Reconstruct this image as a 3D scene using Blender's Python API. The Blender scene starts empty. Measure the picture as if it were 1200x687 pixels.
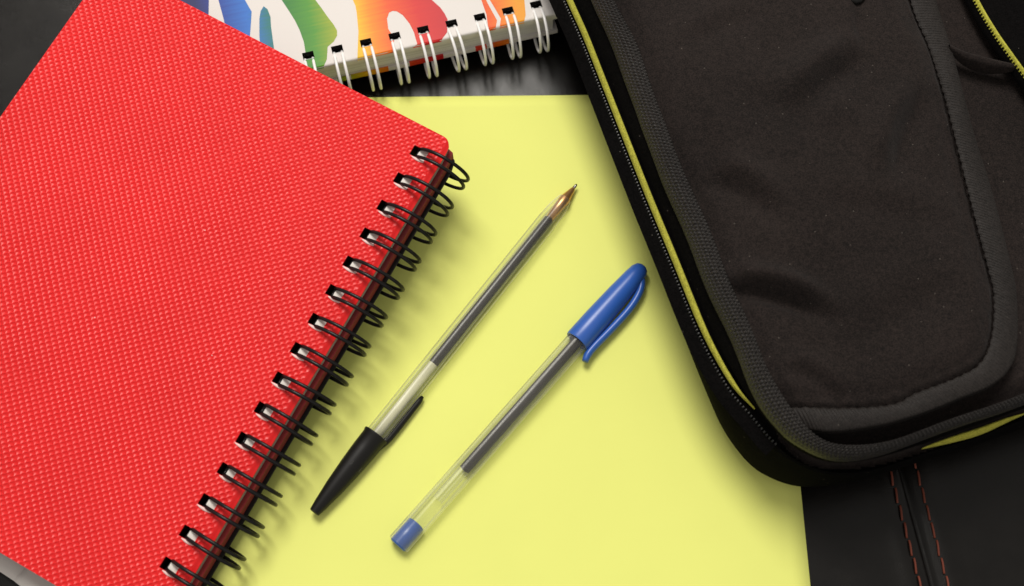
import bpy, bmesh, math, random
import numpy as np
from mathutils import Vector, Matrix
random.seed(4); rng = np.random.default_rng(7)
SC = bpy.context.scene; COL = SC.collection

# ------------------------------------------------------------------ camera
F_PX = 1427.0; TILT = math.radians(20.9); DIST = 0.497       # photograph is 1200 x 687
CAM = np.array([0, -DIST*math.sin(TILT), DIST*math.cos(TILT)])
cam = bpy.data.objects.new('camera', bpy.data.cameras.new('camera')); COL.objects.link(cam)
cam.location = CAM; cam.rotation_euler = (TILT, 0, 0)
cam.data.sensor_width = 36; cam.data.lens = F_PX/1200*36
cam.data.clip_start = 0.01; cam.data.clip_end = 20
cam.data.dof.use_dof = True; cam.data.dof.focus_distance = 0.49; cam.data.dof.aperture_fstop = 11
SC.camera = cam
# ------------------------------------------------------------------ light
w = bpy.data.worlds.new('World'); SC.world = w; w.use_nodes = True
bg = w.node_tree.nodes['Background']; bg.inputs[0].default_value = (1.0, .95, .88, 1); bg.inputs[1].default_value = 0.48
def area(name, loc, target, size, power, col):
    l = bpy.data.lights.new(name, 'AREA'); l.shape = 'DISK'; l.size = size; l.energy = power; l.color = col
    o = bpy.data.objects.new(name, l); COL.objects.link(o); o.location = loc
    o.rotation_euler = (Vector(target)-Vector(loc)).to_track_quat('-Z', 'Y').to_euler(); return o
area('window_lamp', (-0.22, 0.74, 1.50), (-.02, -.02, 0), 0.74, 25.5, (1, .955, .885))
SC.view_settings.view_transform = 'Standard'; SC.view_settings.look = 'None'
SC.view_settings.exposure = 0; SC.view_settings.gamma = 1; SC.view_settings.use_curve_mapping = False
SC.cycles.use_denoising = True; SC.cycles.max_bounces = 14; SC.cycles.transmission_bounces = 12
SC.cycles.transparent_max_bounces = 24

# ------------------------------------------------------------------ helpers
def at(px, py, z=0.0):
    """the point of the place at height z that the photograph shows at a pixel"""
    x = (px-600)/F_PX; y = (343.5-py)/F_PX; c, s = math.cos(TILT), math.sin(TILT)
    d = np.array([x, y*c+s, y*s-c]); t = (z-CAM[2])/d[2]
    return CAM+t*d
def line_at(pts, z): return np.array([at(p[0], p[1], z) for p in pts])
def spline(P, n, closed=False):
    """Catmull-Rom through P, resampled to n points evenly by length"""
    P = np.asarray(P, float)
    E = np.vstack([2*P[0]-P[1], P, 2*P[-1]-P[-2]]) if not closed else np.vstack([P[-1], P, P[0], P[1]])
    out = []
    for i in range(len(E)-3):
        a, b, c, d = E[i:i+4]
        for t in np.linspace(0, 1, 12, endpoint=False):
            out.append(.5*((2*b)+(c-a)*t+(2*a-5*b+4*c-d)*t*t+(3*b-a-3*c+d)*t**3))
    out.append(E[-2]); out = np.array(out)
    L = np.r_[0, np.cumsum(np.linalg.norm(np.diff(out, axis=0), axis=1))]
    s = np.linspace(0, L[-1], n)
    return np.stack([np.interp(s, L, out[:, k]) for k in range(out.shape[1])], 1)
def prop(o, label=None, cat=None, group=None, kind=None):
    for k, v in (('label', label), ('category', cat), ('group', group), ('kind', kind)):
        if v: o[k] = v
    return o
def mesh(name, V, Fc, mat, parent=None, smooth=True, uv=None, mats=None, mat_idx=None):
    me = bpy.data.meshes.new(name); V = np.asarray(V, float)
    me.from_pydata([tuple(v) for v in V], [], [tuple(int(i) for i in f) for f in Fc]); me.update()
    if mat: me.materials.append(mat)
    for m in (mats or []): me.materials.append(m)
    if mat_idx is not None: me.polygons.foreach_set('material_index', np.asarray(mat_idx, np.int32))
    me.polygons.foreach_set('use_smooth', np.full(len(me.polygons), bool(smooth)))
    if uv is not None:
        ul = me.uv_layers.new(name='UVMap'); li = np.zeros(len(me.loops), np.int32); me.loops.foreach_get('vertex_index', li)
        ul.data.foreach_set('uv', np.asarray(uv, np.float32)[li].ravel())
    o = bpy.data.objects.new(name, me); COL.objects.link(o)
    if parent: o.parent = parent
    return o
def empty(name, loc=(0, 0, 0), M=None):
    o = bpy.data.objects.new(name, None); COL.objects.link(o); o.empty_display_size = .02
    if M is not None: o.matrix_world = M
    else: o.location = loc
    return o
def frame(origin, x, z):
    x = Vector(x).normalized(); z = Vector(z); y = z.cross(x).normalized(); z = x.cross(y)
    M = Matrix((x, y, z)).transposed().to_4x4(); M.translation = Vector(origin); return M
def grid_faces(nr, nc, close_c=False, close_r=False):
    f = []
    for i in range(nr if close_r else nr-1):
        for j in range(nc if close_c else nc-1):
            a, b = i*nc+j, i*nc+(j+1) % nc; i2 = (i+1) % nr
            f.append((a, b, i2*nc+(j+1) % nc, i2*nc+j))
    return f
def loft(name, rows, mat, parent, org=(0, 0, 0), smooth=True, thick=0):
    rows = [np.asarray(r)-np.asarray(org) for r in rows]; nr, nc = len(rows), len(rows[0])
    V = np.vstack(rows)
    u = np.r_[0, np.cumsum(np.linalg.norm(np.diff(rows[nr//2], axis=0), axis=1))]
    vv = np.r_[0, np.cumsum([np.linalg.norm(rows[i+1]-rows[i], axis=1).mean() for i in range(nr-1)])]
    uv = np.array([(u[j], vv[i]) for i in range(nr) for j in range(nc)])
    o = mesh(name, V, grid_faces(nr, nc), mat, parent, smooth, uv)
    if thick:
        m = o.modifiers.new('thickness', 'SOLIDIFY'); m.thickness = thick; m.offset = -1
    return o
def tube_geo(P, r, n=8, closed=False, flat=None, up=(0, 0, 1)):
    P = np.asarray(P, float); k = len(P); R = np.broadcast_to(np.asarray(r, float), (k,))
    T = np.gradient(P, axis=0) if not closed else np.roll(P, -1, 0)-np.roll(P, 1, 0)
    T /= np.linalg.norm(T, axis=1)[:, None]
    V = []; nrm = np.cross(T[0], up)
    if np.linalg.norm(nrm) < 1e-4: nrm = np.cross(T[0], (1, 0, .3))
    for i in range(k):
        nrm = nrm-T[i]*np.dot(nrm, T[i]); nrm /= np.linalg.norm(nrm); b = np.cross(T[i], nrm)
        for a in np.arange(n)*2*math.pi/n:
            V.append(P[i]+R[i]*(math.cos(a)*nrm+math.sin(a)*b*(flat or 1)))
    Fc = grid_faces(k, n, True, closed)
    if not closed: Fc += [tuple(range(n))[::-1], tuple(range((k-1)*n, k*n))]
    return np.array(V), Fc
def tube(name, P, r, mat, parent=None, n=8, closed=False, flat=None, up=(0, 0, 1), smooth=True):
    V, Fc = tube_geo(P, r, n, closed, flat, up); return mesh(name, V, Fc, mat, parent, smooth)
def lathe(name, prof, mat, parent, n=32, caps=True, smooth=True, rot=0):
    """profile (x, radius) turned about the local X axis"""
    V = []
    for x, r in prof:
        for a in np.arange(n)*2*math.pi/n+rot: V.append((x, r*math.cos(a), r*math.sin(a)))
    Fc = [f[::-1] for f in grid_faces(len(prof), n, True)]
    if caps: Fc += [tuple(range(n)), tuple(range((len(prof)-1)*n, len(prof)*n))[::-1]]
    return mesh(name, V, Fc, mat, parent, smooth)
def box_geo(x0, x1, y0, y1, z0, z1):
    V = [(x, y, z) for z in (z0, z1) for y in (y0, y1) for x in (x0, x1)]
    return V, [(0, 2, 3, 1), (4, 5, 7, 6), (0, 1, 5, 4), (2, 6, 7, 3), (0, 4, 6, 2), (1, 3, 7, 5)]
def sstep(a, b, x):
    t = np.clip((x-a)/(b-a), 0, 1); return t*t*(3-2*t)
def seg_dist(X, Y, P):
    """distance of grid points to an open polyline in plan"""
    d = np.full(X.shape, 1e9)
    for (ax, ay), (bx, by) in zip(P[:-1, :2], P[1:, :2]):
        vx, vy = bx-ax, by-ay; L = vx*vx+vy*vy+1e-18
        t = np.clip(((X-ax)*vx+(Y-ay)*vy)/L, 0, 1)
        d = np.minimum(d, np.hypot(X-ax-t*vx, Y-ay-t*vy))
    return d
def inside(X, Y, P):
    c = np.zeros(X.shape, bool); n = len(P)
    for i in range(n):
        x1, y1 = P[i][:2]; x2, y2 = P[(i+1) % n][:2]
        if y1 == y2: continue
        k = ((y1 > Y) != (y2 > Y)) & (X < (x2-x1)*(Y-y1)/(y2-y1)+x1); c ^= k
    return c

# ------------------------------------------------------------------ materials
class N:
    """small node-tree writer"""
    def __init__(s, name):
        s.m = bpy.data.materials.new(name); s.m.use_nodes = True; s.t = s.m.node_tree; s.p = s.t.nodes['Principled BSDF']
    def n(s, typ, props=None, **inp):
        k = s.t.nodes.new('ShaderNode'+typ)
        for a, b in (props or {}).items(): setattr(k, a, b)
        for a, b in inp.items():
            a = int(a[1:]) if a[0] == 'i' and a[1:].isdigit() else a.replace('_', ' ')
            s.set(k, a, b)
        return k
    def set(s, k, a, b):
        if hasattr(b, 'links') or isinstance(b, bpy.types.NodeSocket): s.t.links.new(b, k.inputs[a])
        else: k.inputs[a].default_value = b
    def P(s, **inp):
        for a, b in inp.items(): s.set(s.p, a.replace('_', ' '), b)
        return s
    def coord(s, which='Object', scale=(1, 1, 1), rot=(0, 0, 0)):
        tc = s.n('TexCoord'); mp = s.n('Mapping'); s.t.links.new(tc.outputs[which], mp.inputs[0])
        mp.inputs['Scale'].default_value = scale; mp.inputs['Rotation'].default_value = rot; return mp.outputs[0]
    def math(s, op, a, b=0.0, c=0.0): return s.n('Math', {'operation': op}, i0=a, i1=b, i2=c).outputs[0]
    def bump(s, h, strength=.5, dist=.001, normal=None):
        b = s.n('Bump', Strength=strength, Distance=dist, Height=h)
        if normal: s.set(b, 'Normal', normal)
        return b.outputs[0]
    def noise(s, v, scale, detail=3, rough=.5): return s.n('TexNoise', Vector=v, Scale=scale, Detail=detail, Roughness=rough).outputs['Fac']
    def ramp(s, f, stops, interp='LINEAR'):
        r = s.n('ValToRGB', Fac=f); cr = r.color_ramp; cr.interpolation = interp
        while len(cr.elements) < len(stops): cr.elements.new(.5)
        for e, (p, c) in zip(cr.elements, stops): e.position = p; e.color = (*c, 1) if len(c) == 3 else c
        return r.outputs[0]
def rgb(r, g, b):
    f = lambda c: ((c/255+.055)/1.055)**2.4 if c > 10 else c/255/12.92
    return (f(r), f(g), f(b))
def plain(name, col, rough=.5, spec=.5, **kw):
    k = N(name); k.P(Base_Color=(*col, 1), Roughness=rough); k.p.inputs['Specular IOR Level'].default_value = spec
    for a, b in kw.items(): k.set(k.p, a.replace('_', ' '), b)
    return k.m

def m_leather():
    k = N('black_leather'); v = k.coord()
    vor = k.n('TexVoronoi', {'feature': 'DISTANCE_TO_EDGE'}, Vector=v, Scale=1500).outputs['Distance']
    n1 = k.noise(v, 2600, 2); n2 = k.noise(v, 60, 4, .6)
    h = k.math('ADD', k.math('MULTIPLY', k.math('MINIMUM', vor, .25), 2.0), k.math('MULTIPLY', n1, .6))
    k.P(Base_Color=k.ramp(n2, [(.3, (.0042, .0036, .0032)), (.75, (.0075, .0064, .0056))]), Roughness=k.ramp(n2, [(.3, (.23,)*3), (.8, (.29,)*3)]),
        Normal=k.bump(h, .22, .00012)); k.p.inputs['Specular IOR Level'].default_value = .26
    return k.m
def m_red():
    k = N('embossed_red_plastic'); v = k.coord('Object', (1, 1, 1), (0, 0, math.radians(45)))
    sp = k.n('SeparateXYZ', Vector=v); fr = 2*math.pi/.00230
    sx = k.math('ABSOLUTE', k.math('SINE', k.math('MULTIPLY', sp.outputs[0], fr/2*1.24)))
    sy = k.math('ABSOLUTE', k.math('SINE', k.math('MULTIPLY', sp.outputs[1], fr/2)))
    pil = k.math('POWER', k.math('MULTIPLY', sx, sy), .7)                      # pillow-shaped pits between ridges
    o = k.n('SeparateXYZ', Vector=k.coord())
    wob = k.noise(k.coord(), 500, 2)
    h = k.math('ADD', k.math('MULTIPLY', pil, -1.0), k.math('MULTIPLY', wob, .5))
    edge = k.n('MapRange', {'interpolation_type': 'SMOOTHSTEP'}, Value=o.outputs[0], i1=-.0030, i2=-.0016, i3=1.0, i4=0.0).outputs[0]
    h = k.math('MULTIPLY', h, edge)
    dust = k.math('MULTIPLY', k.math('LESS_THAN', k.n('TexVoronoi', Vector=k.coord(), Scale=55.0).outputs['Distance'], .017), .55)
    col = k.ramp(k.noise(k.coord(), 30, 3), [(.3, (.70, .0060, .0072)), (.8, (.78, .009, .010))])
    dm = k.n('Mix', {'data_type': 'RGBA'}, i0=dust); k.set(dm, 6, col); k.set(dm, 7, (.75, .6, .56, 1)); col = dm.outputs[2]
    k.P(Base_Color=col, Roughness=k.ramp(k.noise(k.coord(), 70, 4, .65), [(.35, (.36,)*3), (.7, (.46,)*3)]), Normal=k.bump(h, .85, .00038)); k.p.inputs['Specular IOR Level'].default_value = .42
    return k.m
def m_paper(name, col, var=.03):
    k = N(name); v = k.coord(); n = k.noise(v, 25, 3); f = k.noise(v, 2500, 2)
    a = tuple(c*(1-var) for c in col)
    d = k.noise(v, 140, 4, .6)
    k.P(Base_Color=k.ramp(k.math('ADD', k.math('MULTIPLY', n, .7), k.math('MULTIPLY', f, .3)), [(.3, a), (.7, col)]), Roughness=.75, Normal=k.bump(f, .15, .0001, k.bump(d, .12, .0004))); k.p.inputs['Specular IOR Level'].default_value = .25
    return k.m
def m_pages(name, c0, c1):
    k = N(name); v = k.coord('Object', (8, 8, 4200))
    n = k.noise(v, 1, 2)
    k.P(Base_Color=k.ramp(n, [(.35, c0), (.65, c1)]), Roughness=.8, Normal=k.bump(n, .3, .0002)); return k.m
def m_fabric(name, c0, c1, sc=1.0, sheen=.15, spec=.15, rough=.85):
    k = N(name); v = k.coord(); f = k.noise(v, 1700*sc, 2, .6); g = k.noise(v, 420*sc, 2); b = k.noise(v, 18, 3)
    fl = k.n('TexVoronoi', Vector=v, Scale=210.0).outputs['Distance']
    speck = k.math('LESS_THAN', fl, .055)
    mixn = k.math('ADD', k.math('MULTIPLY', f, .6), k.math('ADD', k.math('MULTIPLY', g, .2), k.math('MULTIPLY', b, .2)))
    base = k.ramp(mixn, [(.40, c0), (.61, c1)])
    mx = k.n('Mix', {'data_type': 'RGBA'}, i0=k.math('MULTIPLY', speck, .35)); k.set(mx, 6, base); k.set(mx, 7, (.16, .14, .12, 1))
    k.P(Base_Color=mx.outputs[2], Roughness=rough, Normal=k.bump(k.math('ADD', f, k.math('MULTIPLY', g, .7)), .5, .00035))
    k.p.inputs['Specular IOR Level'].default_value = spec
    k.p.inputs['Sheen Weight'].default_value = sheen; k.p.inputs['Sheen Roughness'].default_value = .5
    return k.m
def m_clear():
    """thin clear moulded plastic: see-through, a little milky, whitened edge-on to paint in bright caustic lines, with glossy reflections"""
    k = N('clear_plastic'); t = k.t; t.nodes.remove(k.p)
    sc = k.noise(k.coord('Object', (30, 900, 900)), 1, 2); lw = k.n('LayerWeight', Blend=.5).outputs['Facing']
    tr = k.n('BsdfTransparent', Color=(.945, .948, .93, 1)); di = k.n('BsdfDiffuse', Color=(.95, .94, .90, 1))
    milky = k.math('ADD', k.math('MULTIPLY', k.math('POWER', lw, 3.0), .75), .022)  # white added towards the edges as painted caustic light
    m1 = k.n('MixShader', i0=milky, i1=tr.outputs[0], i2=di.outputs[0])
    gl = k.n('BsdfGlossy', Color=(1, 1, 1, 1), Roughness=k.ramp(sc, [(.4, (.20,)*3), (.7, (.30,)*3)]))
    fr = k.math('ADD', k.math('MULTIPLY', k.math('POWER', lw, 5.0), .5), .026)
    mx = k.n('MixShader', i0=fr, i1=m1.outputs[0], i2=gl.outputs[0])
    out = [n for n in t.nodes if n.type == 'OUTPUT_MATERIAL'][0]; t.links.new(mx.outputs[0], out.inputs[0]); return k.m
M = dict(
    leather=m_leather(), red=m_red(), yellow=m_paper('yellow_paper', (.765, .800, .208)),
    white_paper=m_paper('white_paper', (.62, .58, .55)),
    pages=m_pages('page_edges', (.24, .20, .19), (.48, .42, .41)), book_pages=m_pages('book_page_edges', (.50, .48, .48), (.80, .78, .77)),
    dyed=m_pages('dyed_page_edges', (.16, .012, .014), (.30, .02, .022)),
    inner=plain('page_paper', (.78, .75, .70), .8),
    whitened=plain('stress_whitened_plastic', (.80, .55, .52), .5),
    wire=plain('black_coated_wire', (.005, .0045, .005), .30, .25),
    white_wire=plain('white_coated_wire', (.84, .83, .82), .28, .5),
    cover=m_paper('white_cover_print', (.70, .665, .64), .015),
    hole=plain('painted_hole_shade', (.012, .011, .011), .9, .2),  # near-black hole walls: the shade inside the holes put into the colour
    fabric=m_fabric('black_brown_fabric', (.0052, .0036, .0032), (.0212, .0150, .0132), 1.1, .04),
    side=m_fabric('black_side_fabric', (.0018, .0017, .0017), (.0045, .004, .004), 1.0, .0, .03),
    web=m_fabric('black_webbing', (.007, .006, .0055), (.024, .0205, .0185), 1.3, .02, .35, .5),
    rib=m_fabric('ribbed_binding', (.006, .0046, .004), (.020, .016, .0142), 1.3, .02, .25, .6),
    tape=m_fabric('yellow_green_tape', (.27, .26, .032), (.50, .48, .07), 1.2, .03),
    teeth=plain('black_zip_teeth', (.04, .04, .04), .34, .5),
    clear=m_clear(), brass=plain('brass', (.62, .33, .13), .32, Metallic=.85), steel=plain('steel_ball', (.35, .33, .32), .3, Metallic=1.0),
    ink=plain('ink_filled_tube', (.026, .021, .022), .5, .3), blue=plain('blue_plastic', (.027, .105, .43), .32, .5),
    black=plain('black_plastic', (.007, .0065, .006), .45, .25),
    tubeclear=plain('milky_ink_tube', (.74, .72, .52), .4),
    thread=plain('rust_thread', (.16, .030, .012), .7),
)

# ------------------------------------------------------------------ leather seat
def leather():
    ys = np.linspace(-.45, .55, 220)
    mid = np.array([at(1042, 480), at(1055, 545), at(1075, 610), at(1097, 687)])
    fit = np.polyfit(mid[:, 1], mid[:, 0], 1); gx = lambda y: fit[0]*y+fit[1]
    off = np.r_[np.linspace(-.80, -.03, 150), np.linspace(-.028, .028, 57), np.linspace(.03, .50, 90)]
    V = []
    for y in ys:
        for d in off:
            x = gx(y)+d
            z = -.0016*math.exp(-(d/.0011)**2)-.0006*math.exp(-(d/.0045)**2)
            z += .0009*math.exp(-((abs(d)-.008)/.004)**2)*.5
            z -= .0022*(.5+.5*math.sin(x*21+1.3)*math.sin(y*17+.4))*sstep(.03, .09, abs(d))
            V.append((x, y, z-.0014))
    o = mesh('leather_seat', V, grid_faces(len(ys), len(off)), M['leather'])
    prop(o, 'black leather seat upholstery with a double row of rust stitching', 'seat', kind='structure')
    L = .0062; me = None
    for side in (-1, 1):
        y = -.17
        while y < -.035:
            c = np.array([gx(y)+side*.0052, y, -.0006]); t = Vector((fit[0], 1, 0)).normalized()
            if me is None:
                s = np.linspace(-1, 1, 9); P = np.stack([s*0+np.sin(s*1.5)*.00025, s*L*.47, .00045*(1-s*s)-.0002], 1)
                Vv, Fc = tube_geo(P, .00042, 6); st = mesh('stitch', Vv, Fc, M['thread'], o); me = st.data
            else:
                st = bpy.data.objects.new('stitch', me); COL.objects.link(st); st.parent = o
            st.location = c; st.rotation_euler = (0, 0, -math.atan(fit[0])+random.uniform(-.05, .05)+side*0)
            y += L*1.08
    return o
seat = leather()

# ------------------------------------------------------------------ yellow sheet
def sheet(name, corners, z, mat, label, cat, waves=.0004, n=40, thick=.00025, ph=0, group=None):
    a, b, c, d = [np.array(q[:2]) for q in corners]                # a b along the top, d c along the bottom
    V = []
    for i in range(n+1):
        for j in range(n+1):
            s, t = j/n, i/n; p = (a*(1-s)+b*s)*(1-t)+(d*(1-s)+c*s)*t
            V.append((p[0], p[1], waves*(1+math.sin(p[0]*38+ph)*math.sin(p[1]*31+.6+ph))))
    org = np.array([*V[0][:2], z]); V = np.array(V)-[org[0], org[1], 0]
    o = mesh(name, V, [f[::-1] for f in grid_faces(n+1, n+1)], mat); o.location = org
    m = o.modifiers.new('thickness', 'SOLIDIFY'); m.thickness = thick; m.offset = 1
    return prop(o, label, cat, group)
tl, tr = at(452, 115, .0006), at(690, 112, .0006); br = at(947, 687, .0006)
ux = (tr-tl)/np.linalg.norm(tr-tl); uy = np.array([-ux[1]*.4, -1, 0])
TR = np.array([br[0]-.0030, tr[1]+(br[0]-tr[0])*ux[1]/ux[0], 0]); TL = TR-ux*.262
down = np.array([.0178, -1, 0])
sheet('paper_sheet', [TL, TR, TR+down*.225, TL+down*.225], .0002, M['yellow'],
      'large plain yellow paper sheet lying under the two pens', 'paper', .0007)
# loose white sheets under the lower left corner of the red notebook
d1 = np.array([.84, -.50, 0]); d1 /= np.linalg.norm(d1); d2 = np.array([.50, .84, 0])
d2 = np.array([-d1[1], d1[0], 0])
c1 = at(17, 681.5, .001)
sheet('paper_sheet', [c1-d1*.10+d2*.09, c1+d1*.02+d2*.09, c1+d1*.02, c1-d1*.10], .0004, M['white_paper'],
      'lower of two white sheets poking out under the red notebook', 'paper', .0002, 16)
e1 = at(24, 690, .002)-at(17, 681.5, .002); e1 /= np.linalg.norm(e1); e1 = (e1+d1*2); e1 /= np.linalg.norm(e1); e2 = np.array([-e1[1], e1[0], 0])
c2 = at(17, 681.5, .0018)
sheet('paper_sheet', [c2+e2*.08, c2+e1*.05+e2*.08, c2+e1*.05, c2], .0016, M['white_paper'],
      'upper white sheet poking out under the red notebook corner', 'paper', .0002, 16, ph=2)

# ------------------------------------------------------------------ books
def plate(name, us, vs, holes, z0, z1, mat, parent, corner=.0, roll=None, warp=None, side_mat=None, hole_mat=None):
    """flat board on a grid with square holes; roll(u, v) lowers the surface"""
    us = np.unique(np.round(us, 7)); vs = np.unique(np.round(vs, 7)); nu, nv = len(us), len(vs)
    U, W = np.meshgrid(us, vs); u0, u1, v0, v1 = us[0], us[-1], vs[0], vs[-1]
    X, Y = U.copy(), W.copy()
    if corner:
        for cx, cy, sx, sy in ((u0+corner, v0+corner, -1, -1), (u1-corner, v0+corner, 1, -1), (u0+corner, v1-corner, -1, 1), (u1-corner, v1-corner, 1, 1)):
            dx, dy = (X-cx)*sx, (Y-cy)*sy; k = (dx > 0) & (dy > 0)
            m = np.maximum(dx, dy); r = np.hypot(dx, dy); f = np.where(k & (r > 1e-9), m/np.maximum(r, 1e-9), 1)
            X = np.where(k, cx+(X-cx)*f, X); Y = np.where(k, cy+(Y-cy)*f, Y)
    dz = roll(X, Y) if roll else 0*X
    V = np.vstack([np.stack([X.ravel(), Y.ravel(), (dz+z1).ravel()], 1), np.stack([X.ravel(), Y.ravel(), (dz+z0).ravel()], 1)])
    keep = np.ones((nv-1, nu-1), bool)
    uc, vc = (us[1:]+us[:-1])/2, (vs[1:]+vs[:-1])/2
    for a, b, c, d in holes: keep[np.ix_((vc > c) & (vc < d), (uc > a) & (uc < b))] = False
    Fc, mi, K = [], [], nu*nv
    q = lambda i, j: i*nu+j
    for i in range(nv-1):
        for j in range(nu-1):
            if not keep[i, j]: continue
            a, b, c, d = q(i, j), q(i, j+1), q(i+1, j+1), q(i+1, j)
            Fc.append((a, b, c, d)); mi.append(0); Fc.append((a+K, d+K, c+K, b+K)); mi.append(0)
            for (p, r, ni, nj) in ((a, b, i-1, j), (b, c, i, j+1), (c, d, i+1, j), (d, a, i, j-1)):
                out = not (0 <= ni < nv-1 and 0 <= nj < nu-1)
                if out or not keep[ni, nj]:
                    Fc.append((p, p+K, r+K, r)); mi.append(1 if out else 2)
    o = mesh(name, V, Fc, mat, parent, True, mats=[side_mat or mat, hole_mat or side_mat or mat], mat_idx=mi)
    e = o.modifiers.new('edges', 'EDGE_SPLIT'); e.split_angle = math.radians(40)
    return o
def ring_path(h, R, Rw, cu, cw, a0, a1, dip, n=30):
    """twin-loop hairpin: wire at v=-h, across in the hole, wire at v=+h.  angles from a0 (in the hole) round to a1 (behind)"""
    A = np.radians(np.linspace(a0, a1, n)); one = [(cu+R*math.cos(a), cw+Rw*math.sin(a)) for a in A]
    p0 = one[0]; L = []
    for (u, z) in one[::-1]: L.append((u, -h, z))
    L += [(p0[0]-.0003, -h*.95, p0[1]-dip*.6), (p0[0]-.0002, -h*.6, p0[1]-dip), (p0[0]-.0002, h*.6, p0[1]-dip), (p0[0]-.0003, h*.95, p0[1]-dip*.6)]
    for (u, z) in one: L.append((u, h, z))
    return np.array(L)
def seg(a, b, n): return list(np.linspace(a, b, n))

# ---- red notebook: local x = out from the spine, y = along the spine (0 at top right corner, negative down), z = up
aP, bP, zP = 0.0, 0.11, 0.0296
def on_plane(px, py):
    d = at(px, py, 0)-CAM; t = (zP+aP*CAM[0]+bP*CAM[1]-CAM[2])/(d[2]-aP*d[0]-bP*d[1]); return CAM+t*d
h_top, h_bot = on_plane(492, 180), on_plane(200, 664)
sp_dir = (h_top-h_bot)/np.linalg.norm(h_top-h_bot); nrm = np.array([-aP, -bP, 1]); nrm /= np.linalg.norm(nrm)
out_dir = np.cross(sp_dir, nrm)
NB_W, HOLE_U = .166, -.0088
pitch = np.linalg.norm(h_top-h_bot)/14
corner_pt = on_plane(526, 163)
org = h_top-out_dir*HOLE_U; first_v = -float(np.dot(corner_pt-h_top, sp_dir)); org = org-sp_dir*first_v
NB_H = -float(np.mean([np.dot(on_plane(0, 647)-org, sp_dir), np.dot(on_plane(65, 687)-org, sp_dir)]))
NB_W = -float(np.mean([np.dot(on_plane(95.4, 0)-org, out_dir), np.dot(on_plane(0, 140.6)-org, out_dir)]))
nb = empty('spiral_notebook', M=frame(org, out_dir, nrm))
prop(nb, 'red embossed notebook with black wire rings, resting across the corner of the colourful book', 'notebook')
NR = int((NB_H-.008+first_v)/pitch)+1
hv = [first_v-pitch*i for i in range(NR)]
hu0, hu1, hh = HOLE_U-.0036, HOLE_U+.0029, .0022
roll = lambda X, Y: -.0011*sstep(-.0032, 0, X)**1.5+.0007*np.sin(X*47+1)*np.sin(Y*29+.4)*sstep(-.012, -.04, X)
vs = seg(-NB_H, 0, 90)+[y for v in hv for y in (v-hh, v+hh)]
us = seg(-NB_W, -.016, 60)+seg(-.014, hu0, 4)+[hu0, hu1]+seg(hu1, -.0035, 4)+seg(-.0032, 0, 7)
fc = plate('front_cover', us, vs, [(hu0, hu1, v-hh, v+hh) for v in hv], -.0009, 0, M['red'], nb, .0042, roll)
pu = HOLE_U-.0010
vs2 = seg(-NB_H+.002, -.002, 30)+[y for v in hv for y in (v-hh*1.1, v+hh*1.1)]
us2 = seg(-NB_W+.002, -.016, 10)+[hu0-.0004, pu]+seg(-.006, -.0001, 4)
plate('page_block', us2, vs2, [(hu0-.0004, pu, v-hh*1.1, v+hh*1.1) for v in hv], -.0054, -.00135, M['inner'], nb, .002, None, None, M['pages'], M['hole'])
us3 = seg(-NB_W+.002, -.016, 10)+[hu0-.0004, pu]+seg(-.006, .0018, 4)
plate('dyed_page_block', us3, vs2, [(hu0-.0004, pu, v-hh*1.1, v+hh*1.1) for v in hv], -.0116, -.0055, M['dyed'], nb, .002, None, None, M['dyed'], M['hole'])
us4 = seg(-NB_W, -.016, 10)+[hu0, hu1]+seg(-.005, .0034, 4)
plate('back_cover', us4, vs2, [(hu0, hu1, v-hh, v+hh) for v in hv], -.0126, -.0117, M['black'], nb, .0042)  # black edge reaches past the pages in place of shadow behind the wires
RP = ring_path(.00185, .0116, .0095, .0003, -.0056, 149, -148, .0013)
Vr, Fr = tube_geo(RP, .00074, 8); rme = None
# burr of whitened plastic along the lower side of each hole
s = np.linspace(0, 1, 9); lipP = np.stack([hu0+.0006+s*(hu1-hu0-.0006), -hh-.00035+0*s-.0002*np.sin(s*3), .00005+.00012*np.sin(s*math.pi)], 1)
lV, lF = tube_geo(lipP, .00062*np.sin(.25+s*2.5), 7, flat=.5, up=(0, 0, 1)); lme = None
for v in hv:
    if rme is None:
        r = mesh('ring', Vr, Fr, M['wire'], nb); rme = r.data; l = mesh('hole_burr', lV, lF, M['whitened'], nb); lme = l.data
    else:
        r = bpy.data.objects.new('ring', rme); COL.objects.link(r); r.parent = nb
        l = bpy.data.objects.new('hole_burr', lme); COL.objects.link(l); l.parent = nb
    r.location = (0, v+random.uniform(-.0001, .0001), 0); r.rotation_euler = (0, random.uniform(-.03, .03), random.uniform(-.025, .025))
    l.location = (0, v, 0); l.scale = (random.uniform(.9, 1.05), 1, 1)

# ---- colourful wire-bound book: local x = along the spine, y = away from it, z = up
SB_Z = .0190
s0, s1 = at(395, 57, SB_Z), at(628, 5, SB_Z); sx_dir = (s1-s0)/np.linalg.norm(s1-s0)
sy_dir = np.array([-sx_dir[1], sx_dir[0], 0])
HOLE_Y = .0072; p2 = np.linalg.norm(s1-s0)/7
SB_R = .0082; SB_L = -.171
so = s1-sy_dir*HOLE_Y; so[2] = 0
sb = empty('sketchbook', M=frame(so, sx_dir, (0, 0, 1)))
prop(sb, 'thick white book with rainbow brush print and white wire rings, partly under the red notebook', 'book')
Msb_i = np.array(sb.matrix_world.inverted())
def loc_sb(px, py, z=SB_Z): return (Msb_i@np.r_[at(px, py, z), 1])[:3]
hx = [-p2*i for i in range(14)]; hw = .0024; hy0, hy1 = HOLE_Y-.0022, HOLE_Y+.0015
vsb = [-.0]+seg(0, hy0, 4)+[hy0, hy1]+seg(hy1, .148, 30)
usb = seg(SB_L, SB_R, 40)+[x for c in hx for x in (c-hw, c+hw)]
HB = lambda e=0: [(c-hw-e, c+hw+e, hy0-e, hy1+e) for c in hx]
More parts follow.
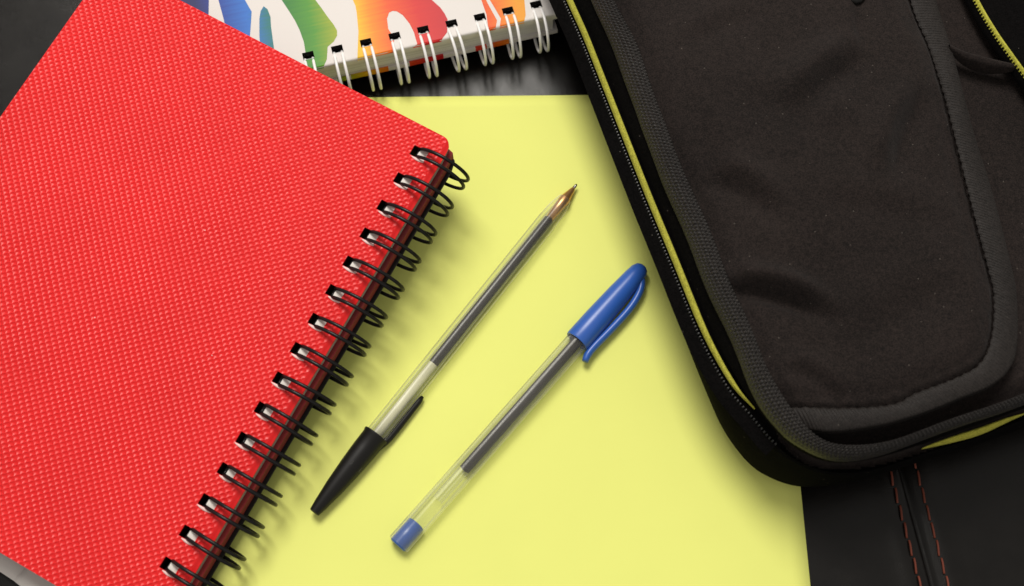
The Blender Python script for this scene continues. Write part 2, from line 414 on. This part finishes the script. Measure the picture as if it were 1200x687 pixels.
def bev(Z1, r=.0011): return lambda X, Y: -r*(1-np.sqrt(np.clip(1-np.clip((r-Y)/r, 0, 1)**2, 0, 1)))
vsb2 = sorted(set(vsb+list(np.linspace(0, .0011, 6))))
plate('front_cover', usb, vsb2, HB(), SB_Z-.0024, SB_Z, M['cover'], sb, .0, bev(0), None, M['cover'], M['hole'])
plate('page_block', seg(SB_L+.002, SB_R-.002, 10)+[x for c in hx for x in (c-hw*1.02, c+hw*1.02)], seg(.0012, hy0, 2)+[hy0-.00005, hy1+.00005]+seg(hy1+.001, .145, 8),
      [(c-hw*1.02, c+hw*1.02, hy0-.00005, hy1+.00005) for c in hx], .0068, SB_Z-.0025, M['inner'], sb, 0, None, None, M['book_pages'], M['hole'])
bc = plate('back_cover', usb, vsb, HB(), .0044, .0067, M['cover'], sb, .0, None, None, M['cover'], M['hole'])
# the print: gradient along the spine, brush shapes
def px_x(px): return loc_sb(px, 30)[0]
X0, X1 = px_x(225), px_x(620)
def m_print():
    k = N('rainbow_print'); v = k.coord(); sp = k.n('SeparateXYZ', Vector=v)
    streak = k.noise(k.coord('Object', (20, 900, 40), (0, 0, .10)), 1, 3)
    f = k.math('ADD', k.n('MapRange', Value=sp.outputs[0], i1=X0, i2=X1).outputs[0], k.math('MULTIPLY', k.math('SUBTRACT', streak, .5), .05))
    f = k.math('ADD', f, k.math('MULTIPLY', sp.outputs[1], -.35))
    T = lambda px: min(1, max(0, (px-225)/395))
    st = [(T(228), rgb(28, 40, 120)), (T(250), rgb(35, 80, 170)), (T(288), rgb(60, 140, 215)), (T(312), rgb(50, 145, 150)), (T(335), rgb(70, 150, 70)), (T(362), rgb(105, 170, 60)),
          (T(392), rgb(180, 190, 55)), (T(416), rgb(250, 205, 40)), (T(434), rgb(248, 165, 30)), (T(458), rgb(238, 115, 45)), (T(492), rgb(222, 55, 50)), (T(525), rgb(210, 35, 60)),
          (T(562), rgb(232, 85, 40)), (T(585), rgb(240, 140, 40)), (T(612), rgb(242, 180, 40))]
    c = k.ramp(f, [(p, tuple(min(.8, v**1.4*.88) for v in q)) for p, q in st])
    k.P(Base_Color=c, Roughness=.5, Normal=k.bump(streak, .1, .0002)); k.p.inputs['Specular IOR Level'].default_value = .35
    return k.m
MP = m_print()
def print_shape(px_pts, fold=True):
    P = np.array([loc_sb(x, y) for x, y in px_pts]); bm = bmesh.new()
    poly = [(p[0], max(p[1], 0)) for p in P]
    from mathutils.geometry import delaunay_2d_cdt
    S = 1000.0                                                     # millimetres, so that the tolerance is far below the shapes
    cv, _, cf, *_ = delaunay_2d_cdt([Vector((x*S, y*S)) for x, y in poly], [], [list(range(len(poly)))], 1, 1e-5)
    vs_ = [bm.verts.new((v.x/S, v.y/S, 0)) for v in cv]
    for f in cf: bm.faces.new([vs_[i] for i in f])
    for yc in [.0004, .0008, .0012]+list(np.linspace(.003, .05, 10)):
        bmesh.ops.bisect_plane(bm, geom=bm.verts[:]+bm.edges[:]+bm.faces[:], plane_co=(0, yc, 0), plane_no=(0, 1, 0))
    # punch the ring holes
    for c in hx:
        g = [x for x in bm.faces]
        for co, no in (((c-hw, 0, 0), (1, 0, 0)), ((c+hw, 0, 0), (1, 0, 0)), ((0, hy0, 0), (0, 1, 0)), ((0, hy1, 0), (0, 1, 0))):
            near = [x for x in bm.faces if abs(x.calc_center_median().x-c) < .03]
            if near:
                ge = set(near)
                for x in near: ge.update(x.verts); ge.update(x.edges)
                bmesh.ops.bisect_plane(bm, geom=list(ge), plane_co=co, plane_no=no)
        kill = [x for x in bm.faces if abs(x.calc_center_median().x-c) < hw and hy0 < x.calc_center_median().y < hy1]
        bmesh.ops.delete(bm, geom=kill, context='FACES')
    if fold:
        ed = [e for e in bm.edges if all(abs(v.co.y) < 1e-7 for v in e.verts)]
        if ed:
            r = bmesh.ops.extrude_edge_only(bm, edges=ed)
            for v in r['geom']:
                if isinstance(v, bmesh.types.BMVert): v.co.y = -.00006; v.co.z = -.0011
    bw = bev(0)
    for v in bm.verts:
        if v.co.y >= 0: v.co.z = float(bw(np.array(v.co.x), np.array(v.co.y)))
        if v.co.y < .0003: v.co.y = min(v.co.y, .0)-.00006
        v.co.z += SB_Z+.00006
    bmesh.ops.recalc_face_normals(bm, faces=bm.faces)
    me = bpy.data.meshes.new('printed_stripe'); bm.to_mesh(me); bm.free(); me.materials.append(MP)
    o = bpy.data.objects.new('printed_stripe', me); COL.objects.link(o); o.parent = fc_sb; return o
fc_sb = [o for o in sb.children if o.name.startswith('front_cover')][0]
shapes = [
    [(180, -40), (170, -120), (200, -190), (235, -110), (243, -40), (245, -10), (244.5, 15), (243, 45), (190, 45)],
    [(246, -40), (241, -130), (255, -160), (256, -215), (275, -190), (276, -35), (287, 0), (295, 14), (293.5, 36), (291, 60), (270, 60), (262, 22), (256, 0)],
    [(309, 7.5), (305.5, 13), (304, 22), (304, 42), (306, 66), (323, 70), (320, 49), (317.6, 31), (317, 20), (313.5, 11)],
    [(312, -40), (301, -90), (303, -150), (330, -200), (350, -40), (369.5, 0), (377, 10), (384, 20), (391, 29), (395, 36), (395, 42), (391, 49), (384, 55), (383, 70), (382, 90), (359, 90), (358.5, 64), (356, 49), (351, 35), (345.6, 24), (338, 12), (330, 0)],
    [(406, -40), (413.5, 0), (416.5, 7), (418, 15), (420, 37), (421.5, 80), (466, 80), (462, 45), (455, 34), (453.5, 22), (456, 15), (460, 13), (465, 13.5), (472, 18), (480, 28), (485, 38), (489, 52), (490, 80), (523.5, 70), (524, 38), (524.5, 23), (521, 16), (516, 9), (506, 0), (480, -40), (462, -80), (455, -140), (440, -205), (408, -170), (402, -90)],
    [(555, -25), (564, 0), (570, 17), (574, 40), (583, 40), (582.5, 24), (572, 5), (557, -25)],
    [(562, -30), (574, 0), (587, 22), (588, 40), (617.5, 36), (616, 18), (612, -30), (598, -90), (580, -150), (560, -120)],
]
for sh in shapes: print_shape(sh)
def back_patch(pa, pb):
    xa, xb = loc_sb(pa, 60, .006)[0], loc_sb(pb, 60, .006)[0]
    V, Fc = box_geo(xa, xb, -.00006, .001, .00442, .00676); mesh('printed_stripe', V, Fc, MP, bc, False)
for a, b in ((388, 402), (404, 450), (476, 518), (558, 572), (577, 600)): back_patch(a, b)
RP2 = ring_path(.0017, .0094, .0092, .0006, SB_Z-.0083, 142, -140, .0012)
RP2 = np.stack([RP2[:, 1], HOLE_Y-.0005-.0082-(RP2[:, 0])+.0016, RP2[:, 2]], 1)
Vr2, Fr2 = tube_geo(RP2, .00066, 8, up=(0, 0, 1)); r2 = None
for x in hx:
    if r2 is None: r = mesh('ring', Vr2, Fr2, M['white_wire'], sb); r2 = r.data
    else: r = bpy.data.objects.new('ring', r2); COL.objects.link(r); r.parent = sb
    r.location = (x+random.uniform(-.00015, .00015), 0, 0); r.rotation_euler = (0, 0, random.uniform(-.06, .06))

# ------------------------------------------------------------------ pens
def pen_frame(back, tip, zb, zt):
    a, b = at(*back, zb), at(*tip, zt); x = b-a; return frame(a, x, (0, 0, 1)), float(np.linalg.norm(x))
def hex_barrel(parent, x0, x1, R, taper=None, bore=.0026, lean=0.0):
    prof = [(x0, R)] + ([(x1-taper, R), (x1-taper*.4, R*.86), (x1, R*.62)] if taper else [(x1, R)])
    V, Fc, n = [], [], 24
    def ring(x, r, hexa):
        i0 = len(V)
        for k in range(n):
            a0 = 2*math.pi*k/n; m = a0 % (math.pi/3)-math.pi/6; a = a0-math.radians(lean)
            rr = r*(hexa*(.9/math.cos(m)*.985)+(1-hexa)) if hexa else r
            V.append((x, rr*math.cos(a), rr*math.sin(a)))
        return i0
    rows = [ring(x, r, .0 if (taper and x > x1-taper*.5) else 1.0) for x, r in prof]
    br_ = bore if not taper else bore
    rows += [ring(x1, min(br_, prof[-1][1]*.8), 0), ring(x0, br_, 0)]
    for a, b in zip(rows, rows[1:]+rows[:1]):
        for k in range(n): Fc.append((a+k, a+(k+1) % n, b+(k+1) % n, b+k)[::-1])
    o = mesh('barrel', V, Fc, M['clear'], parent, True); e = o.modifiers.new('edges', 'EDGE_SPLIT'); e.split_angle = math.radians(25)
    return o
# black pen: cap posted on its back end
Mx, Lb = pen_frame((368, 601), (676, 216), .0052, .0043)
pk = empty('ballpoint_pen', M=Mx); prop(pk, 'clear ballpoint pen with brass tip and black cap pushed on its back end', 'pen')
cap_l = .0375; tipx = Lb
hex_barrel(pk, .022, tipx-.0085, .0045, .013, .0034, 24)
ink_end = float(np.dot(at(507, 426, .0048)-np.array(Mx.translation), np.array(Mx.col[0])[:3]))
lathe('ink_tube', [(ink_end, .0006), (ink_end+.0004, .0020), (tipx-.020, .0020)], M['ink'], pk, 20)
lathe('empty_tube', [(.030, .0019), (ink_end-.0001, .0019)], M['tubeclear'], pk, 20)
tp = lathe('writing_tip', [(tipx-.020, .0016), (tipx-.012, .0022), (tipx-.0085, .0024), (tipx-.0078, .0021), (tipx-.0030, .0010), (tipx-.0025, .0008)], M['brass'], pk, 24)
lathe('ball_point', [(tipx-.0025, .00075), (tipx-.0008, .00058), (tipx-.0002, .0004), (tipx, .00015)], M['steel'], tp, 16)
cp = lathe('cap', [(.0, .0016), (.0002, .0021), (.004, .0027), (.012, .0037), (.022, .0045), (.030, .0049), (.0362, .0050), (.0368, .0053), (.0375, .0053), (.0376, .0046), (.034, .0045)], M['black'], pk, 36)
cp.modifiers.new('edges', 'EDGE_SPLIT').split_angle = math.radians(40)
s = np.linspace(0, 1, 14)
cl = np.stack([.0335+s*.027, -(.0034+.0013*np.minimum(1, s*5)), -.0010+0*s], 1)
Vc, Fc_ = tube_geo(cl, np.interp(s, [0, .5, .93, 1], [.0014, .00145, .0012, .0006]), 12, flat=1.0)
mesh('clip', Vc, Fc_, M['black'], cp)
# blue pen: cap on its writing end
Mx, Lb = pen_frame((467, 638), (754, 312), .0044, .0056)
bp_ = empty('ballpoint_pen', M=Mx); prop(bp_, 'clear ballpoint pen wearing a blue cap, with a blue plug in its end', 'pen')
rim = Lb-.0425
hex_barrel(bp_, .0, rim+.012, .0048, None, .0038, 26)
ink_end = float(np.dot(at(543, 551, .0048)-np.array(Mx.translation), np.array(Mx.col[0])[:3]))
lathe('ink_tube', [(ink_end, .0010), (ink_end+.0004, .0022), (rim+.010, .0022)], M['ink'], bp_, 20)
lathe('empty_tube', [(.022, .0021), (ink_end-.0001, .0021)], M['clear'], bp_, 20, False)
lathe('end_plug', [(-.0006, .0022), (-.0006, .0032), (-.0002, .0036), (.0100, .0035), (.0104, .0026), (.0104, .001)], M['blue'], bp_, 28)
L = .0425
cb = lathe('cap', [(rim+.004, .0044), (rim, .0045), (rim, .0051), (rim+.0006, .0053), (rim+.012, .0052), (rim+.026, .0047), (rim+.036, .0041), (rim+.0395, .0037), (rim+.0415, .0028), (rim+.0423, .0016), (rim+L, .0004)], M['blue'], bp_, 40)
cb.modifiers.new('edges', 'EDGE_SPLIT').split_angle = math.radians(50)
cc = spline(np.array([(rim+.0375, -.0028, -.0004), (rim+.0350, -.0048, -.0006), (rim+.0310, -.0062, -.0006), (rim+.0245, -.0071, -.0006), (rim+.0146, -.0070, -.0006), (rim+.003, -.0064, -.0006), (rim-.0015, -.0067, -.0006), (rim-.0040, -.0076, -.0006)]), 40)
s = np.linspace(0, 1, 40)
Vc, Fc_ = tube_geo(cc, np.interp(s, [0, .1, .8, .93, 1], [.0017, .0016, .0016, .0016, .0013]), 12, flat=1.2)
mesh('clip', Vc, Fc_, M['blue'], cb)

# ------------------------------------------------------------------ bag
ZG0, ZG1, ZY, ZT = .047, .0545, .038, .036
NL, NB_ = 260, 130
def two(left, bottom, z, zb=None, n1=NL, n2=NB_):
    a = spline(line_at(left, z), n1); b = spline(line_at(bottom, z), n2); return np.vstack([a[:-1], b])
def smooth_line(P, it=14):
    P = P.copy()
    for _ in range(it): P[1:-1] = .25*P[:-2]+.5*P[1:-1]+.25*P[2:]
    return P
O_ = [(600, -160), (655, 0), (700, 130), (735, 220), (768, 308), (800, 388), (830, 465), (850, 508), (880, 546), (908, 563)], [(908, 563), (937, 571), (985, 567), (1040, 547), (1100, 529), (1160, 510), (1220, 490), (1400, 430)]
Y_ = [(596, -160), (667, 0), (685, 40), (704, 88), (737, 172), (762, 235), (793, 310), (813, 360), (829, 397), (848, 433), (866, 461), (882, 478), (908, 510)], [(908, 510), (930, 528), (965, 544), (1005, 546), (1040, 538), (1080, 524), (1110, 515), (1150, 503), (1195, 485), (1400, 420)]
G0_ = [(628, -160), (694, 0), (716, 55), (740, 118), (754, 163), (790, 245), (818, 315), (850, 390), (874, 448), (894, 483), (922, 517)], [(922, 517), (950, 533), (967, 539), (990, 541), (1038, 531), (1090, 515), (1141, 495), (1200, 476), (1400, 408)]
G1_ = [(655, -160), (721, 0), (751, 65), (783, 160), (813, 225), (851, 318), (873, 372), (891, 418), (909, 450), (928, 480), (948, 506)], [(948, 506), (970, 520), (1003, 521), (1045, 515), (1090, 502), (1141, 483), (1200, 462), (1400, 392)]
Ol, Yl, G0, G1 = (smooth_line(two(*q, z)) for q, z in ((O_, .010), (Y_, ZY), (G0_, ZG0), (G1_, ZG1)))
def normals(P):
    T = np.gradient(P, axis=0); n = np.stack([-T[:, 1], T[:, 0], 0*T[:, 0]], 1); n /= np.linalg.norm(n, axis=1)[:, None]; return n  # toward the bag's inside (left of travel)
nO = normals(Ol)
if np.dot(nO[80][:2], [1, .2]) < 0: sgn = -1
else: sgn = 1
IN = lambda P: normals(P)*sgn
bo = np.array([*at(1000, 300, 0)[:2], 0.0])
bag = empty('bag', bo); prop(bag, 'black fabric bag with yellow-green zip edging, lying over the paper on the right', 'bag')
up = np.array([0, 0, 1.])
T0 = Yl-IN(Yl)*.0022-up*.0016                                          # line of the zip teeth
rows = []
base = Ol.copy(); base[:, 2] = .0016
rows += [base+IN(Ol)*.03, base+IN(Ol)*.006, Ol+IN(Ol)*.0016-up*.0055, Ol]
for t in np.linspace(.12, 1, 9):
    p = Ol*(1-t)+T0*t; rows.append(p-IN(Ol)*.0035*math.sin(t*math.pi)*.6)
side_rows = rows+[T0+IN(Yl)*.0006-up*.0012, T0+IN(Yl)*.0050+up*.0006, (T0*.45+G0*.55)+IN(G0)*.0012, G0+IN(G0)*.0015-up*.0010]
def wobble(P, amp, sc, seed):
    r = np.random.default_rng(seed); u = np.linspace(0, 1, len(P)); w = sum(np.sin(u*f*sc+r.uniform(0, 6))*a for f, a in ((7, 1), (17, .5), (31, .3)))
    return P+IN(P)*(w*amp)[:, None]
gus = loft('side_gusset', side_rows, M['side'], bag, bo)
# zip tape, teeth, edging

def teeth(name, P, par, o, size=(.0009, .0007, .0007), step=.00145, off=None):
    L = np.r_[0, np.cumsum(np.linalg.norm(np.diff(P, axis=0), axis=1))]; S = np.arange(0, L[-1], step)
    Q = np.stack([np.interp(S, L, P[:, k]) for k in range(3)], 1)-o; T = np.gradient(Q, axis=0); T /= np.linalg.norm(T, axis=1)[:, None]
    V, Fc = [], []
    for q, t in zip(Q, T):
        n = np.cross(t, up); n /= np.linalg.norm(n); b = np.cross(n, t); i = len(V)
        bv, bf = box_geo(-.5, .5, -.5, .5, -.5, .5)
        for x, y, z in bv:
            sh = 1 if z < 0 else .55
            V.append(q+t*x*size[1]*sh+n*y*size[0]*sh+b*z*size[2])
        Fc += [tuple(i+k for k in f) for f in bf]
    ob = mesh(name, V, Fc, M['teeth'], par, False); ob['kind'] = 'stuff'; return ob

u = np.arange(len(Yl)); 
def ribbon(name, C, wid, mat, lift=.0009, sub=6, tilt=.3):
    nC = IN(C); R = []
    for t in np.linspace(-1, 1, sub*2+1):
        R.append(C+nC*(wid*t/2)[:, None]+up*((lift*(1-t*t))[None] if False else np.full(len(C), lift*(1-t**4)-.0004*abs(t)**4)+wid*t*tilt)[:, None])
    return loft(name, R, mat, bag, bo)
iA = int(np.argmin(np.linalg.norm(Yl-at(884, 480, ZY), axis=1)))
iT = slice(0, iA+14); nY = IN(Yl)
tape = loft('zip_tape', [(T0-nY*.0050-up*.0010)[iT], (T0-nY*.0028+up*.0003)[iT], (T0-nY*.0004+up*.0006)[iT]], M['side'], bag, bo)
teeth('zip_teeth', (T0+up*.0010+nY*.0001)[iT], tape, bo)
YA = Yl[:iA+1]; wA = np.interp(np.arange(iA+1), [0, iA-40, iA-12, iA], [.0022, .0022, .0016, .0002])
ribbon('edging', YA+up*.0010, wA, M['tape'])
jA = int(np.argmin(np.linalg.norm(Yl-at(1076, 525, ZY), axis=1))); jB = int(np.argmin(np.linalg.norm(Yl-at(1200, 484, ZY), axis=1)))
YB = Yl[jA:jB+1]; q = np.linspace(0, 1, len(YB)); ribbon('edging', YB+up*.0022-IN(YB)*.0008, .0002+.0022*np.sin(np.clip(q, 0, 1)*math.pi)**.8, M['tape'])
# webbing binding with real ribs
def webbing():
    N1 = 2600
    def rs(P):
        L = np.r_[0, np.cumsum(np.linalg.norm(np.diff(P, axis=0), axis=1))]; S = np.linspace(0, L[-1], N1)
        return np.stack([np.interp(S, L, P[:, k]) for k in range(3)], 1), S
    A, S = rs(G0); B, _ = rs(G1); nI = normals(A)*sgn; R = []
    S_mid = S*1.0
    nv = 30
    for i in range(nv+1):
        t = i/nv; p = A*(1-t)+B*t
        bulge = .0022*math.sin(math.pi*t)**.6 if 0 < t < 1 else 0
        rib = np.abs(np.sin(math.pi*(S_mid/.00150+.5*(int(t*7) % 2)+.12*np.sin(S*90))))**.6
        cross = abs(math.sin(math.pi*t*7))**.6
        h = bulge+.0012*(rib*(.3+.7*cross))
        w2 = .00035*np.sin(S*140+1)+.0003*np.sin(S*61)
        R.append(p+up*h[:, None]-nI*(.0012*math.sin(math.pi*t)*(1-t))+nI*w2[:, None])
    R.insert(0, R[0]-up*.003+nI*.001); R.append(R[-1]-up*.003)
    return loft('webbing_binding', R, M['web'], bag, bo)
webbing()
# front panel with pocket, as one relief
S1_ = [(1040, -120), (1070, 0), (1090, 50), (1108, 108), (1120, 155), (1138, 225), (1160, 310), (1167, 345), (1164, 395), (1150, 425), (1120, 442), (1075, 459), (1055, 470), (1025, 475), (975, 477), (925, 474), (880, 470)]
S2_ = [(1066, -120), (1097, 0), (1114, 55), (1126, 100), (1141, 155), (1163, 225), (1184, 310), (1191, 347), (1192, 402), (1184, 431), (1163, 451), (1125, 467), (1080, 485), (1030, 499), (975, 506), (935, 500), (890, 494)]
ZP_ = .0565
S1 = spline(line_at(S1_, ZP_), 240); S2 = spline(line_at(S2_, .0545), 240)
OUT = np.vstack([G1, at(1400, -160, ZG1)])
POLY1 = np.vstack([S1, at(700, 470, ZP_), at(600, -120, ZP_)]); POLY2 = np.vstack([S2, at(700, 494, ZP_), at(600, -120, ZP_)])
def panels():
    st = .00085; xs = np.arange(.0, .285, st); ys = np.arange(-.095, .175, st); X, Y = np.meshgrid(xs, ys)
    d1 = seg_dist(X, Y, S1)*np.where(inside(X, Y, POLY1), 1, -1); d2 = seg_dist(X, Y, S2)*np.where(inside(X, Y, POLY2), 1, -1)
    dg = seg_dist(X, Y, G1); ins = inside(X, Y, OUT)
    z = .0475+.0065*sstep(-.0005, .0012, d2)+.0035*sstep(-.001, .010, d1)-.0012*np.exp(-(d1/.0011)**2)
    z += .0006*np.exp(-((d1-.002)/.0012)**2)*(.5+.5*np.sin(X*700+Y*500))
    z += -.0035*np.exp(-(dg/.0038)**2); z = np.where(ins, z, z-.009*sstep(0, .004, dg))
    def crease(a, b, wd, amp, soft=1.0):
        nonlocal z
        A, B = at(*a, .056)[:2], at(*b, .056)[:2]; v = B-A; L = np.hypot(*v); v = v/L
        s_ = (X-A[0])*v[0]+(Y-A[1])*v[1]; n_ = -(X-A[0])*v[1]+(Y-A[1])*v[0]
        wd = wd*.8; n_ = n_-.0015*np.sin(s_/L*math.pi)
        env = sstep(-.25*L, .3*L, s_)*(1-sstep(.6*L, 1.3*L, s_))
        z = z+amp*env*1.7*(np.exp(-((n_-wd*.9)/wd)**2)-np.exp(-((n_+wd*.35)/(wd*.8))**2))
    for a, b, wd, am in (((858, 332), (965, 368), .0055, .0034), ((838, 208), (905, 255), .007, .0018), ((925, 428), (985, 462), .005, .0011), ((1040, 205), (1075, 115), .008, .0024),
                         ((930, 130), (1005, 70), .009, .0024), ((1005, 62), (1002, -10), .004, .0007), ((960, 240), (1110, 262), .009, .0006), ((860, 110), (1000, 175), .012, .0008),
                         ((1000, 390), (1120, 330), .012, .0009), ((800, 60), (880, 20), .008, .0006)): crease(a, b, wd, am)
    cD = at(925, 140, .058)
    z += .006*np.exp(-((X-cD[0])/.055)**2-((Y-cD[1])/.075)**2)*sstep(.002, .02, dg)*sstep(.001, .02, d1)
    z += .0012*np.sin(X*61+1)*np.sin(Y*53+.5)*sstep(-.002, .006, d1)+.0004*np.sin(X*133+Y*71)
    K = np.arange(X.size).reshape(X.shape)
    def emit(name, mask, mat):
        m = mask[:-1, :-1] | mask[1:, :-1] | mask[:-1, 1:] | mask[1:, 1:]
        q = np.stack([K[:-1, :-1][m], K[:-1, 1:][m], K[1:, 1:][m], K[1:, :-1][m]], 1)
        used, inv = np.unique(q.ravel(), return_inverse=True)
        V = np.stack([X.ravel()[used], Y.ravel()[used], z.ravel()[used]], 1)-bo
        return mesh(name, V, inv.reshape(-1, 4), mat, bag, True)
    ins = ins | (dg < .0045)
    emit('front_pocket', ins & (d1 > 0), M['fabric']); emit('body_panel', ins & (d1 <= 0), M['fabric'])
    return X, Y, z
PX, PY, PZ = panels()
def zat(P):
    i = np.clip(((P[:, 1]-PY[0, 0])/.00085).round().astype(int), 0, PX.shape[0]-1); j = np.clip(((P[:, 0]-PX[0, 0])/.00085).round().astype(int), 0, PX.shape[1]-1)
    return PZ[i, j]
def binding():
    n = 1300
    A = spline(S1, n); B = spline(S2, n); S = np.linspace(0, np.linalg.norm(np.diff(A, axis=0), axis=1).sum(), n)
    R = []; k = 14
    ok = slice(0, int(n*.968))
    for i in range(k+1):
        t = i/k; p = A*(1-t)+B*t; h = .0545+.0012*math.sin(math.pi*min(1, max(0, t)))**.5
        ribs = .0002*rng.uniform(.4, 1.2, n)*np.sin(2*math.pi*S/.00118+.8*np.sin(S*300))*(1 if .12 < t < .92 else .3)
        fray = .00028*np.sin(S*1900)*(1-t)*rng.uniform(.2, 1, n)
        p = p.copy(); p[:, 2] = h-.004*sstep(.925, .965, np.linspace(0, 1, n))+ribs+.0003*np.sin(S*75+t*2); d = (A-B); d /= np.linalg.norm(d, axis=1)[:, None]; d[:, 2] = 0
        p += d*(fray*(1 if i < 2 else 0))[:, None]
        R.append(p[ok])
    R.append(R[-1]-up*.0035)
    loft('pocket_binding', R, M['rib'], bag, bo)
    st = [smooth_line(spline(S1, 400), 2)[:372]+up*0]
binding()
# far walls of the bag, beyond the picture
cA, cB, cC = G0[0].copy(), at(1400, -160, ZG0), G0[-1].copy()
def wall(a, b):
    T = np.linspace(a, b, 12); Bt = T.copy(); Bt[:, 2] = .0016; Md = (T+Bt)/2; loft('back_panel', [T+up*.004, T, Md, Bt], M['side'], bag, bo)
wall(cA, cB); wall(cB, cC)
# pocket zip at the top right, with a fold of cloth beside it
ZZ = .0535
zl = spline(line_at([(1110, -70), (1143, 0), (1165, 38), (1183, 64), (1202, 90), (1240, 140), (1300, 230)], ZZ+.003), 160)
zs = np.array([zl[0]]); nz = normals(zl); nz *= np.sign(nz[60][0])
flap = loft('zip_flap', [zl-nz*.0016-up*.0042, zl-nz*.0012+up*.0002, zl+nz*.0030+up*.0012, zl+nz*.016+up*.0004, zl+nz*.05-up*.004], M['side'], bag, bo)
loft('edging', [zl-nz*.0006+up*.0004, zl-nz*.0003+up*.0014, zl+nz*.0003+up*.0017, zl+nz*.0007+up*.0008], M['tape'], bag, bo)
tz = teeth('zip_teeth', zl-nz*.0009+up*.0008, flap, bo, (.0011, .0006, .0006), .0015); tz.data.materials[0] = M['tape']
fold = spline(line_at([(1113, 55), (1130, 63), (1155, 70), (1180, 76), (1196, 79)], .0565), 40); q = np.linspace(0, 1, 40)
env = np.sin(.25+q*2.7)[:, None]
loft('cloth_fold', [fold+np.array([0, -.0022, -.0062])*env, fold+np.array([0, -.0015, -.0012])*env, fold+up*.0006, fold+np.array([0, .0011, .0001]), fold+np.array([0, .0024, -.0045])], M['fabric'], bag, bo)
pt = spline(line_at([(990, -24), (996, -6), (1003, 1), (1011, -6), (1016, -24)], .060), 24)
tube('zip_pull', pt-bo, .0018, M['black'], bag, 10)
